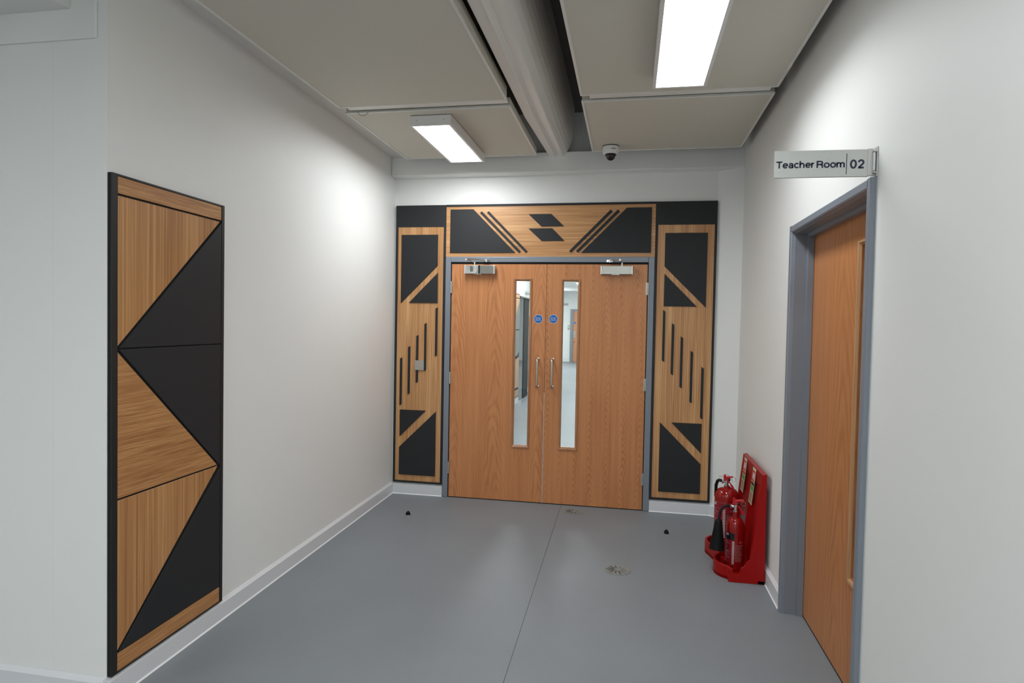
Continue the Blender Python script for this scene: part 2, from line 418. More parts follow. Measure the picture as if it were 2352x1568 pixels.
# skirtings: coved vinyl with a bevelled top and a white bead of sealant
def skirting(name, pts, n, h=.100, t=.018):
    """pts: floor line of the wall face, n: inward normal for each point"""
    def sweep(prof):
        bm = nb(); rr = []
        for (x, y), (nx, ny) in zip(pts, n):
            rr.append([bm.verts.new((x+nx*d, y+ny*d, z)) for d, z in prof])
        for A, B in zip(rr[:-1], rr[1:]):
            for k in range(len(prof)): bm.faces.new([A[k], A[(k+1) % len(prof)], B[(k+1) % len(prof)], B[k]])
        bm.faces.new(rr[0]); bm.faces.new(list(reversed(rr[-1])))
        return bm
    o = struct(name, sweep([(.0006, .0005), (t, .0005), (t, h-.016), (.0006, h)]), SKIRT)
    obj('seal', sweep([(t, .0006), (t+.006, .0006), (t+.0035, .0035), (t, .007)]), SEAL, o)
    return o
skirting('baseboard_left', [(wx(5.335), 5.317), (wx(YN), YN-.018)], [(1, 0), (1, 0)])
skirting('baseboard_front_left', [(wx(YN), YN-.0005), (-6.0, YN-.0005)], [(1, -1), (0, -1)], t=.018)
skirting('baseboard_back_left', [(-2.046, 5.335), (-1.592, 5.335)], [(0, -1), (0, -1)])
skirting('baseboard_back_right', [(.187, 5.335), (.668, 5.335), (.849, 5.215), (.849, DY1+.002)], [(0, -1), (-.3, -1), (-1, -.35), (-1, 0)])
skirting('baseboard_right', [(.849, DY0-.002), (.849, -4.0)], [(-1, 0), (-1, 0)])

# ================================================================= DOUBLE DOORS
def frame_profile_back():
    fx0, fx1, fz = -1.589, .185, 2.097
    bm = nb()
    f = .048
    box(bm, fx0, fx0+f, 5.313, 5.49, .0005, fz); box(bm, fx1-f, fx1, 5.313, 5.49, .0005, fz); box(bm, fx0+f, fx1-f, 5.313, 5.49, fz-f+.004, fz)
    return bm
f0 = struct('trim_4', frame_profile_back(), FRAME, bevel=.004)
bm = nb()     # black strips painting the shade of the gap round the leaves
for x0, x1, z0, z1 in ((-1.541, -1.5335, .002, 2.05), (.1305, .137, .002, 2.05), (-1.541, .137, 2.039, 2.0525)):
    box(bm, x0, x1, 5.325, 5.40, z0, z1)
obj('rubber_seal', bm, DARK, f0)
bm = nb(); box(bm, -1.541, .137, 5.372, 5.40, 2.03, 2.0525); box(bm, -1.541, -1.52, 5.372, 5.40, 0.002, 2.03); box(bm, .116, .137, 5.372, 5.40, 0.002, 2.03)
obj('door_stop_strip', bm, FRAME, f0)

def leaf_with_hole(x0, x1, z0, z1, hx0, hx1, hz0, hz1, y0, y1):
    bm = nb()
    box(bm, x0, hx0, y0, y1, z0, z1); box(bm, hx1, x1, y0, y1, z0, z1)
    box(bm, hx0, hx1, y0, y1, z0, hz0); box(bm, hx0, hx1, y0, y1, hz1, z1)
    return bm
def bead_ring(ox0, ox1, oz0, oz1, ix0, ix1, iz0, iz1, yf, yb, proj=.009):
    """mitred, sloping glazing bead standing proud of the leaf"""
    bm = nb()
    O = [(ox0, oz0), (ox1, oz0), (ox1, oz1), (ox0, oz1)]; I = [(ix0, iz0), (ix1, iz0), (ix1, iz1), (ix0, iz1)]
    def mid(a, b, t): return (a[0]+(b[0]-a[0])*t, a[1]+(b[1]-a[1])*t)
    rings = [[(x, yf, z) for x, z in O], [(x, yf-proj*.9, z) for x, z in [mid(a, b, .12) for a, b in zip(O, I)]],
             [(x, yf-proj, z) for x, z in [mid(a, b, .45) for a, b in zip(O, I)]],
             [(x, yf+.001, z) for x, z in I], [(x, yb, z) for x, z in I]]
    vs = [[bm.verts.new(p) for p in r] for r in rings]
    for A, B in zip(vs[:-1], vs[1:]):
        for k in range(4): bm.faces.new([A[k], A[(k+1) % 4], B[(k+1) % 4], B[k]])
    return bm
def pull_handle(x, z0, z1, y, parent, r=.0095, proj=.052):
    bm = nb(); pts = [(x, y, z0+.001)]
    R = .022
    for k in range(7):
        t = math.pi/2*k/6; pts.append((x, y-proj+R-R*math.sin(t), z0+R-R*math.cos(t)+.0))
    for k in range(7):
        t = math.pi/2*k/6; pts.append((x, y-proj+R-R*math.cos(t), z1-R+R*math.sin(t)))
    pts.append((x, y, z1-.001))
    pts[0] = (x, y, z0); pts[-1] = (x, y, z1)
    tube(bm, pts, r, 14)
    for z in (z0, z1): lathe(bm, [(.0001, 0), (.014, 0), (.014, -.003), (.011, -.0045)], x, y, 20, 'y', z)
    return obj('pull_handle', bm, STEEL, parent, smooth=True)
def hinge(x, z, y, parent, w=.013):
    bm = nb()
    tube(bm, [(x, y-.003, z-.052), (x, y-.003, z+.052)], w*.5, 12)
    for k in range(-1, 2): lathe(bm, [(w*.56, -.0012), (w*.56, .0012)], x, y-.003, 12, 'z', z+k*.027)
    box(bm, x-w*.75, x+w*.75, y, y+.006, z-.050, z+.050)
    return obj('hinge', bm, STEEL, parent, smooth=True)
YF, YB = 5.3215, 5.3655
def double_leaf(name, x0, x1, bo, gl, hx, hgx, mat):
    root = sthing(name, ((x0+x1)/2, 5.34, 0))
    obj('door_leaf', leaf_with_hole(x0, x1, .008, 2.036, gl[0]-.004, gl[1]+.004, gl[2]-.004, gl[3]+.004, YF, YB), mat, root)
    for yf, yb, p in ((YF, YF+.016, .009),):
        obj('glazing_bead', bead_ring(bo[0], bo[1], bo[2], bo[3], gl[0], gl[1], gl[2], gl[3], yf, yb, p), BEAD, root)
    bm = nb(); box(bm, gl[0]-.004, gl[1]+.004, YF+.016, YF+.022, gl[2]-.004, gl[3]+.004); obj('window_pane', bm, GLASS, root)
    pull_handle(hx, 1.000, 1.234, YF, root)
    for z in (1.836, 1.048, .264): hinge(hgx, z, 5.3145, root)
    return root
dl = double_leaf('door_1', -1.5325, -.7052, (-.987, -.825, .464, 1.917), (-.963, -.845, .491, 1.894), -.763, -1.534, VEN1)
dr = double_leaf('door_2', -.7022, .1300, (-.577, -.4155, .4655, 1.915), (-.556, -.437, .495, 1.893), -.638, .1285, VEN2)
for rt_, a_, b2 in ((dl, -1.530, -.707), (dr, -.700, .128)):
    bm = nb(); box(bm, a_, b2, YF+.004, YB-.004, .0012, .0085); obj('drop_seal', bm, DARK, rt_)  # black strip painting the dark gap line under each leaf
bm = nb(); box(bm, -.7050, -.7024, YF+.002, YB, .008, 2.036); obj('edge_seal', bm, plain('dark grey seal', (.03, .03, .032), .5), dr)  # dark grey strip filling the gap between the two leaves
bm = nb(); box(bm, -.7068, -.7006, YF-.0006, YF, .008, .95); obj('edge_strip', bm, plain('pale edge strip', (.42, .42, .40), .5), dl)

# fire door signs
def fire_sign(x, z, label):
    t = thing('fire_door_sign', (x, YF, z), label, 'sign', 'round blue fire door signs on the double doors')
    bm = nb(); lathe(bm, [(.0001, -.0012), (.0368, -.0012), (.0372, 0)], x, YF, 48, 'y', z); obj('sign_disc', bm, WHITE, t)
    bm = nb(); lathe(bm, [(.0001, -.0016), (.0345, -.0016), (.0345, -.0011)], x, YF, 48, 'y', z); obj('blue_field', bm, BLUE, t)
    bm = text_fit('Fire door', .044, .0095, lambda u, v: (x+u, YF-.0022, z+.0085+v), .03); obj('lettering', bm, WHITEP, t)
    bm = text_fit('keep shut', .047, .0115, lambda u, v: (x+u, YF-.0022, z-.0085+v), .03); obj('lettering', bm, WHITEP, t)
fire_sign(-.767, 1.574, 'small round blue fire door sign on the left double door leaf')
fire_sign(-.6395, 1.576, 'small round blue fire door sign on the right double door leaf')

# door closers
def closer(x0, x1, z0, z1, kind, label):
    t = thing('door_closer', ((x0+x1)/2, YF, z0), label, 'door closer')
    ya = YF-.052
    bm = nb(); box(bm, x0+.006, x1-.006, ya+.002, YF-.0004, z0, z1); obj('body', bm, SILVER, t, bevel=.003)
    for a in (x0, x1-.013):
        bm = nb(); box(bm, a, a+.013, ya-.001, YF-.0004, z0-.001, z1+.001); obj('end_cap', bm, SILVERL, t, bevel=.003)
    bm = nb(); box(bm, x0+.09, x0+.155, ya+.004, YF-.002, z0-.004, z0); obj('fixing_lug', bm, SILVERL, t)
    if kind == 'cover':
        bm = nb(); P = []
        zc, hh = (z0+z1)/2, (z1-z0)/2-.002
        P = [(x0+.013, ya, zc-hh)]
        for k in range(9):
            a = -math.pi/2+math.pi*k/8; P.append((x0+.098+.020*math.cos(a), ya, zc+hh*math.sin(a)))
        P.append((x0+.013, ya, zc+hh)); prism(bm, P, (0, -.004, 0)); obj('cover_plate', bm, SILVERL, t, bevel=.001)
        bm = nb()
        prism(bm, [(x0+.068+.0155*math.cos(a), ya-.004, zc+.004+.025*math.sin(a)) for a in [2*math.pi*k/24 for k in range(24)]], (0, -.0012, 0)); obj('oval_badge', bm, SILVERD, t)
        bm = nb(); box(bm, x0+.126, x0+.141, ya-.0008, ya+.01, z0+.001, z1-.001); obj('adjuster_slot', bm, DARK, t)
        bm = nb(); box(bm, x0+.143, x1-.014, ya-.0015, ya+.01, z0+.001, z1-.001); obj('face_plate', bm, plain('grey satin face', (.27, .27, .245), .3, .5), t, bevel=.001)
        sx, kx, fx = x0+.088, x0+.036, x0+.190
    else:
        bm = nb(); box(bm, x0+.015, x1-.015, ya, ya+.01, z0+.0015, z1-.0015); obj('face_plate', bm, plain('satin silver face', (.50, .51, .46), .32, .5), t, bevel=.001)
        sx, kx, fx = x0+.175, x0+.160, x0+.075
    yc = YF-.026
    bm = nb(); lathe(bm, [(.011, 0), (.011, .008), (.0075, .010), (.0075, .026), (.0095, .027), (.0095, .031)], sx, yc, 20, 'z', z1); obj('spindle', bm, CHROME, t, smooth=True)
    za = z1+.029
    bm = nb()
    tube(bm, [(sx, yc, za), (sx+(kx-sx)*.5, yc-.045, za+.008), (kx, yc-.09, za+.012)], .0060, 10); lathe(bm, [(.0001, -.008), (.012, -.008), (.012, .008), (.0001, .008)], kx, yc-.09, 18, 'z', za+.012)
    obj('arm', bm, CHROME, t, smooth=True)
    bm = nb(); tube(bm, [(kx, yc-.09, za+.018), ((kx+fx)/2, yc-.05, za+.018), (fx, 5.3125-.008, za+.016)], .0050, 10)
    box(bm, fx-.026, fx+.026, 5.3125-.020, 5.3125-.0006, za+.004, za+.022); lathe(bm, [(.0001, -.004), (.010, -.004), (.010, .02), (.0001, .02)], fx, 5.3125-.02, 18, 'z', za+.004)
    obj('arm_link', bm, CHROME, t, smooth=True)
closer(-1.412, -1.142, 1.950, 2.022, 'cover', 'silver door closer with rounded cover on the left double door')
closer(-.252, .011, 1.951, 2.020, 'plain', 'plain rectangular silver door closer on the right double door')

# ================================================================= BACK WALL PANELS
def poly_y(name, pts, y0, y1, mat, parent, bevel=.0008):
    bm = nb(); prism(bm, [(x, y0, z) for x, z in pts], (0, y1-y0, 0)); return obj(name, bm, mat, parent, bevel=bevel, seg=1)
def rect(x0, x1, z0, z1): return [(x0, z0), (x1, z0), (x1, z1), (x0, z1)]
YW, YP, YI = 5.3345, 5.317, 5.309
def edged(parent, x0, x1, z0, z1, wx0, wx1, wz0, wz1, grain):
    bm = nb(); box(bm, x0, x1, YP+.001, YW, z0, z1); obj('backing_board', bm, BLACKW, parent)
    # raised black edge strips all round the oak
    bm = nb()
    if wx0 > x0+.001: box(bm, x0, wx0, YP-.004, YP+.001, z0, z1)
    if wx1 < x1-.001: box(bm, wx1, x1, YP-.004, YP+.001, z0, z1)
    if wz0 > z0+.001: box(bm, wx0, wx1, YP-.004, YP+.001, z0, wz0)
    if wz1 < z1-.001: box(bm, wx0, wx1, YP-.004, YP+.001, wz1, z1)
    obj('black_edge', bm, BLACK, parent)
    bm = nb(); box(bm, wx0, wx1, YP, YP+.001, wz0, wz1); obj('oak_board', bm, grain, parent)
# left pilaster
t = thing('wall_panel', (-1.82, 5.33, .106), 'tall oak panel with black shapes left of the double doors', 'wall panel')
edged(t, -2.046, -1.5915, .106, 2.546, -2.026, -1.610, .122, 2.358, OAKV)
for P in ([(-1.992, 2.290), (-1.661, 2.290), (-1.661, 2.022), (-1.992, 1.692)],
          [(-1.657, 1.960), (-1.657, 1.696), (-1.918, 1.696)],
          [(-1.987, .751), (-1.749, .751), (-1.987, .512)],
          [(-1.656, .746), (-1.656, .175), (-1.990, .175), (-1.990, .419)]):
    poly_y('black_inlay', P, YI, YP, BLACK, t)
for x, a, b in ((-1.6635, 1.654, 1.2345), (-1.7620, 1.5175, 1.103), (-1.8350, 1.410, .9965), (-1.9090, 1.3105, .894), (-1.9820, 1.208, .7945)):
    poly_y('black_bar', [(x-.0095, a-.0045), (x+.0095, a+.0045), (x+.0095, b+.0045), (x-.0095, b-.0045)], YI, YP, BLACK, t)
# right pilaster
t = thing('wall_panel', (.427, 5.33, .104), 'tall oak panel with black shapes right of the double doors', 'wall panel')
edged(t, .1865, .6675, .104, 2.547, .205, .650, .122, 2.3585, OAKV)
for P in ([(.264, 2.291), (.596, 2.291), (.596, 1.690), (.264, 2.021)],
          [(.265, 1.960), (.525, 1.696), (.265, 1.696)],
          [(.352, .747), (.590, .747), (.590, .507)],
          [(.259, .745), (.589, .417), (.589, .174), (.259, .174)]):
    poly_y('black_inlay', P, YI, YP, BLACK, t)
for x, a, b in ((.271, 1.6585, 1.2475), (.344, 1.5525, 1.1405), (.4165, 1.447, 1.0365), (.4975, 1.331, .918), (.585, 1.203, .790)):
    poly_y('black_bar', [(x-.0095, a+.0075), (x+.0095, a-.0075), (x+.0095, b-.0065), (x-.0095, b+.0065)], YI, YP, BLACK, t)
# header
t = thing('wall_panel', (-.70, 5.33, 2.1), 'long oak header panel with black shapes above the double doors', 'wall panel')
edged(t, -1.5905, .1860, 2.0985, 2.5475, -1.5890, .1845, 2.0985, 2.529, OAKH)
for P in ([(-1.551, 2.505), (-1.348, 2.505), (-.976, 2.133), (-1.551, 2.133)],
          [(-.049, 2.501), (.152, 2.501), (.152, 2.132), (-.418, 2.132)]):
    poly_y('black_inlay', P, YI, YP, BLACK, t)
for P in ([(-.867, 2.457), (-.674, 2.457), (-.567, 2.354), (-.757, 2.354)], [(-.866, 2.337), (-.664, 2.337), (-.560, 2.232), (-.752, 2.232)]):
    poly_y('black_rhombus', P, YI, YP, BLACK, t)
for P in ([(-1.289, 2.474), (-1.273, 2.487), (-.929, 2.145), (-.945, 2.133)], [(-1.228, 2.475), (-1.212, 2.487), (-.871, 2.146), (-.887, 2.134)],
          [(-.181, 2.487), (-.165, 2.471), (-.502, 2.133), (-.518, 2.147)], [(-.122, 2.487), (-.106, 2.471), (-.444, 2.133), (-.460, 2.147)]):
    poly_y('black_bar', P, YI, YP, BLACK, t)
# blank plate
t = thing('blank_plate', (-1.811, YI, 1.107), 'square satin metal blank plate on the left oak panel', 'switch plate')
bm = nb(); box(bm, -1.853, -1.770, YI-.006, YI-.0003, 1.107, 1.192); obj('plate', bm, PLATE, t, bevel=.0015)
for x in (-1.841, -1.782):
    bm = nb(); lathe(bm, [(.0001, -.0012), (.0030, -.0012), (.0030, 0)], x, YI-.006, 14, 'y', 1.1495); obj('screw', bm, STEEL, t)
bm = nb(); box(bm, -1.851, -1.772, YI, YP-.0001, 1.110, 1.190); obj('back_box', bm, SILVERD, t)

# ================================================================= LEFT WALL PANEL
lt = thing('wall_panel', (-2.0, 2.49, .102), 'large black and oak triangle panel on the left wall beside the corner', 'wall panel')
def LW(y, d): return wx(y)+d
def poly_x(name, pts, d0, d1, mat, parent, bevel=.0008):
    bm = nb(); a = [(LW(y, d1), y, z) for y, z in pts]; prism(bm, a, (-(d1-d0), 0, 0)); return obj(name, bm, mat, parent, bevel=bevel, seg=1)
poly_x('backing_board', [(2.137, .102), (2.846, .102), (2.846, 2.088), (2.137, 2.088)], .0008, .014, DARK, lt)
for P in ([(2.137, .102), (2.166, .102), (2.166, 2.088), (2.137, 2.088)],):
    poly_x('black_edge', P, .014, .021, BLACKW, lt)
poly_x('black_edge', [(2.826, .102), (2.846, .102), (2.846, 2.088), (2.826, 2.088)], .014, .0225, BLACKW, lt)
poly_x('black_edge', [(2.167, 2.080), (2.825, 2.080), (2.825, 2.088), (2.167, 2.088)], .014, .021, BLACKW, lt)
poly_x('black_edge', [(2.167, .102), (2.825, .102), (2.825, .107), (2.167, .107)], .014, .021, BLACKW, lt)
poly_x('oak_band', [(2.168, 2.0125), (2.824, 2.0125), (2.824, 2.0785), (2.168, 2.0785)], .014, .020, OAKH2, lt)
poly_x('oak_triangle', [(2.168, 2.004), (2.812, 2.004), (2.168, 1.414)], .014, .020, OAKV2, lt)
poly_x('black_triangle', [(2.8255, 2.002), (2.8255, 1.4035), (2.174, 1.4035)], .014, .0215, BLACK, lt, .003)
poly_x('black_triangle', [(2.8255, 1.3985), (2.174, 1.3985), (2.8255, .795)], .014, .0205, BLACK, lt, .001)
poly_x('oak_triangle', [(2.168, 1.388), (2.168, .805), (2.800, .805)], .014, .020, OAKH2, lt)
poly_x('oak_triangle', [(2.168, .797), (2.804, .797), (2.168, .195)], .014, .020, OAKV2, lt)
poly_x('black_triangle', [(2.8255, .786), (2.8255, .185), (2.176, .185)], .014, .0205, BLACK, lt, .001)
poly_x('oak_band', [(2.168, .1095), (2.824, .1095), (2.824, .181), (2.168, .181)], .014, .020, OAKH2, lt)

# ================================================================= SIDE DOOR
bm = nb()
XF = .829
# architrave face, reveal and stop as one stepped frame
def jamb(bm, ya, yb, sgn):
    """profile of an upright; ya outer edge, going towards the opening by sgn"""
    P = [(XF+.003, ya), (XF, ya+sgn*.004), (XF, ya+sgn*.034), (XF+.004, ya+sgn*.040), (XF+.018, ya+sgn*.042), (XF+.020, ya+sgn*.046), (.908, ya+sgn*.046), (.912, ya+sgn*.062), (.9405, ya+sgn*.062), (.9405, ya+sgn*.049), (1.04, ya+sgn*.049), (1.04, ya), ]
    prism(bm, [(x, y, .0005) for x, y in P], (0, 0, DZ-.0005))
jamb(bm, DY1, 0, -1); jamb(bm, DY0, 0, 1)
P = [(XF+.003, DZ), (XF, DZ-.004), (XF, DZ-.030), (XF+.004, DZ-.036), (XF+.018, DZ-.038), (XF+.020, DZ-.042), (.908, DZ-.042), (.912, DZ-.060), (.9405, DZ-.060), (.9405, DZ-.045), (1.04, DZ-.045), (1.04, DZ)]
prism(bm, [(x, DY0+.030, z) for x, z in P], (0, DY1-DY0-.060, 0))
struct('trim_5', bm, FRAME)
d3 = sthing('door_3', (.96, 3.05, 0))
gy0, gy1, gz0, gz1 = 2.700, 2.868, .485, 1.888
LY0, LY1 = DY0+.052, DY1-.052
bm = nb(); x0, x1 = .942, .986
box(bm, x0, x1, LY0, gy0, .008, DZ-.048); box(bm, x0, x1, gy1, LY1, .008, DZ-.048); box(bm, x0, x1, gy0, gy1, .008, gz0); box(bm, x0, x1, gy0, gy1, gz1, DZ-.048)
obj('door_leaf', bm, VEN3, d3)
bm = nb()
O = [(gy0-.024, gz0-.024), (gy1+.026, gz0-.024), (gy1+.026, gz1+.018), (gy0-.024, gz1+.018)]; I = [(gy0, gz0), (gy1, gz0), (gy1, gz1), (gy0, gz1)]
rings = [[(x0-.0002, y, z) for y, z in O], [(x0-.009, y+(cy2-y)*.0, z) for (y, z), (cy2, _) in zip(O, I)], [(x0-.009, y, z) for y, z in [((a[0]+b[0])/2, (a[1]+b[1])/2) for a, b in zip(O, I)]], [(x0+.012, y, z) for y, z in I]]
vs = [[bm.verts.new(p) for p in r] for r in rings]
for A, B in zip(vs[:-1], vs[1:]):
    for k in range(4): bm.faces.new([A[k], A[(k+1) % 4], B[(k+1) % 4], B[k]])
obj('glazing_bead', bm, BEADP, d3)
bm = nb(); box(bm, x0+.012, x0+.018, gy0, gy1, gz0, gz1); obj('window_pane', bm, GLASS, d3)
bm = nb(); box(bm, x0+.03, x0+.034, gy0, gy1, gz0, gz1); obj('window_film', bm, BEAD, d3)  # brown sheet standing in for the reflection in the pane
bm = nb(); box(bm, .9412, .955, LY1, LY1+.0028, .003, DZ-.048); box(bm, .9412, .955, LY0, LY1, .0015, .007); obj('edge_seal', bm, DARK, d3)  # black strips filling the gaps beside and below the leaf

# ================================================================= TEACHER ROOM SIGN
t = thing('room_sign', (.849, 2.47, 2.08), 'silver projecting sign reading Teacher Room 02 above the side door', 'sign')
ys = 2.470
def swz(x): return 2.0835+(x-.505)*-.007
bm = nb(); prism(bm, [(.5045, ys, 2.0830), (.8200, ys, 2.0815), (.8205, ys, 2.1785), (.5040, ys, 2.1805)], (0, .004, 0)); obj('sign_plate', bm, ALU, t)
bm = nb(); prism(bm, [(.5045, ys-.0006, 2.0826), (.8200, ys-.0006, 2.0811), (.8200, ys-.0006, 2.0824), (.5045, ys-.0006, 2.0839)], (0, .005, 0)); obj('edge_strip', bm, SILVERD, t)
bm = nb(); box(bm, .8195, .8450, ys-.003, ys+.007, 2.0830, 2.1800); obj('bracket', bm, ALU, t, bevel=.0015)
bm = nb(); box(bm, .8448, .8488, ys-.016, ys+.018, 2.079, 2.1845); obj('wall_plate', bm, ALU, t, bevel=.001)
for z in (2.170, 2.094):
    bm = nb(); lathe(bm, [(.0055, 0), (.0055, -.010), (.0035, -.012)], .8448, ys-.009, 16, 'x', z); obj('screw', bm, STEEL, t, smooth=True)
bm = nb(); tube(bm, [(.838, ys-.008, 2.100), (.838, ys-.008, 2.164)], .0042, 12); obj('clamp_rod', bm, CLEAR, t, smooth=True)
def st(cx, cz): return lambda u, v: (cx+u, ys-.0009, cz+v)
obj('lettering', stroke_text('Teacher', .1305, .0250, st(.5765, 2.1298)), NAVY, t)
obj('lettering', stroke_text('Room', .0960, .0250, st(.6972, 2.1286)), NAVY, t)
obj('lettering', stroke_text('02', .0480, .0310, st(.7855, 2.1268)), NAVY, t)
bm = nb(); box(bm, .7487, .7508, ys-.0009, ys, 2.091, 2.1650); obj('divider_line', bm, NAVY, t)

# ================================================================= CEILING PANELS
def cpanel(x0, x1, y0, y1, z, th, label, lip, skew=0):
    t = thing('ceiling_panel', ((x0+x1)/2, (y0+y1)/2, z), label, 'ceiling panel', 'white acoustic ceiling panels')
    bm = nb(); prism(bm, [(x0+.004, y0+.004, z+.004), (x1-.004, y0+.004+skew, z+.004), (x1-.004, y1-.004, z+.004), (x0+.004, y1-.004, z+.004)], (0, 0, th-.004)); obj('panel_core', bm, PANEL, t)
    bm = nb(); w = .014
    box(bm, x0, x1, y1-w, y1, z, z+.012); box(bm, x0, x0+w, y0, y1-w, z, z+.012); box(bm, x1-w, x1, y0, y1-w, z, z+.012); box(bm, x0+w, x1-w, y0, y0+w, z, z+.012)
    obj('edge_lip', bm, BEAM, t, bevel=.002)
    if lip:
        bm = nb(); box(bm, x0+lip[0], x1-lip[1], y1+.0005, y1+.052, z+.003, z+.010); obj('joint_rail', bm, BEAM, t)
    for x in (x0+.15, x1-.15):
        for y in (y0+.15, y1-.15):
            bm = nb(); tube(bm, [(x, y, z+th), (x, y, 3.2995)], .004, 8); obj('hanger', bm, STEEL, t)
    return t
a = cpanel(-1.858, -.764, 1.31, 3.800, 2.88, .082, 'long white ceiling panel at the upper left, nearest the left wall', (.05, .006))
b_ = cpanel(-1.862, -.766, 3.900, 5.055, 2.88, .058, 'square white ceiling panel carrying the small light near the left wall', None)
c_ = cpanel(-.321, .782, 1.31, 3.785, 2.88, .082, 'long white ceiling panel carrying the large light at the upper right', (.05, .035))
d_ = cpanel(-.324, .786, 3.878, 5.000, 2.88, .058, 'square white ceiling panel beside the dome camera at the back right', None)
bm = nb(); box(bm, -.3225, -.3200, 3.44, 3.50, 2.889, 2.906); obj('yellow_tag', bm, YEL, c_)
bm = nb(); tube(bm, [(-1.771, 3.897, 2.886), (-1.768, 3.893, 2.874), (-1.755, 3.892, 2.863), (-1.737, 3.892, 2.859), (-1.720, 3.892, 2.863), (-1.706, 3.893, 2.874), (-1.702, 3.897, 2.886)], .0013, 6); obj('wire_loop', bm, CABLE, b_)

# lights: shallow white boxes with a glowing diffuser
def lamp(x0, x1, y0, y1, z1, label, h=.064, mat=LITE, group='LED box lights on the ceiling', watts=None, spread=175):
    if watts is None: watts = LAMP_W if mat is LITE else 0
    t = thing('ceiling_light', ((x0+x1)/2, (y0+y1)/2, z1-h), label, 'ceiling light', group)
    bm = nb(); z0 = z1-h; w = .0165
    for a in ((x0, x0+w, y0, y1), (x1-w, x1, y0, y1), (x0+w, x1-w, y0, y0+w), (x0+w, x1-w, y1-w, y1)): box(bm, a[0], a[1], a[2], a[3], z0, z1-.0006)
    box(bm, x0+w, x1-w, y0+w, y1-w, z0+.020, z1-.0006)
    obj('housing', bm, WHITE, t)
    bm = nb(); box(bm, x0+w, x1-w, y0+w, y1-w, z0+.001, z0+.006); obj('diffuser', bm, mat, t)
    if watts:
        ld = bpy.data.lights.new('light_output', 'AREA'); ld.shape = 'RECTANGLE'; ld.size = x1-x0-2*w; ld.size_y = y1-y0-2*w
        ld.energy = watts*ld.size*ld.size_y; ld.spread = math.radians(spread); ld.color = LCOL
        lo = bpy.data.objects.new('light_output', ld); COL.objects.link(lo); lo.parent = t; lo.location = (0, 0, -.002)
    for x in (x0+.05, x1-.05):
        bm = nb(); lathe(bm, [(.0001, -.0008), (.003, -.0008), (.003, 0)], x, y0, 10, 'y', z0+.035); obj('screw', bm, SILVERD, t)
    return t
lamp(-1.459, -1.176, 4.000, 4.962, 2.88, 'small LED box light with one visible end on the left square ceiling panel', spread=176, watts=LAMP_W*.74)
lamp(.088, .368, 2.578, 3.545, 2.88, 'large LED box light cut by the top edge, on the right long panel', spread=160, watts=LAMP_W*.50)
lamp(.088, .368, -.15, .815, 2.92, 'LED box light on the ceiling right over the camera position', watts=LAMP_W*1.15)  # unseen lamp added for brightness, in line with the visible one
lamp(-1.459, -1.176, -.9, .065, 2.92, 'LED box light on the ceiling behind the camera position, left of the middle', watts=LAMP_W*.55)  # unseen lamp added to brighten the hall from behind
lamp(-1.15, -.55, -3.3, -2.1, 2.92, 'LED box light on the ceiling far behind the camera position', watts=LAMP_W*.8)  # another unseen lamp, added as rear light for the hall
lamp(-4.3, -3.7, -1.4, -.2, 2.715, 'LED box light in the side bay behind the left corner', watts=LAMP_W*.3)  # unseen lamp added to light the side bay

# security camera
t = thing('security_camera', (-.176, 4.872, 2.88), 'white dome security camera under the right back ceiling panel', 'camera')
bm = nb(); lathe(bm, [(.0615, -.0003), (.0615, -.003)], -.176, 4.872, 40, 'z', 2.88); obj('gasket', bm, SLOT, t)
bm = nb(); lathe(bm, [(.0605, -.003), (.0605, -.038), (.0590, -.046), (.0540, -.053), (.0440, -.058), (.0425, -.058)], -.176, 4.872, 48, 'z', 2.88); obj('housing', bm, WHITE, t, smooth=True)
bm = nb(); pr = [(.0420, -.0583), (.0420, -.066), (.0365, -.069)]
for k in range(1, 10):
    a = math.pi/2*k/9; pr.append((max(.035*math.cos(a), .0001), -.070-.034*math.sin(a)))
lathe(bm, pr, -.176, 4.872, 40, 'z', 2.88); obj('dome', bm, DOME, t, smooth=True)
for dx, dz in ((-.042, -.047), (.046, -.047)):
    bm = nb(); lathe(bm, [(.0001, -.001), (.0024, -.001), (.0024, .002)], -.176+dx, 4.872-math.sqrt(.059**2-dx**2), 10, 'y', 2.88+dz); obj('screw', bm, SILVERD, t)
bm = nb(); box(bm, -.170, -.141, 4.872-.0610, 4.872-.050, 2.8495, 2.8525); obj('marking', bm, BLK, t)

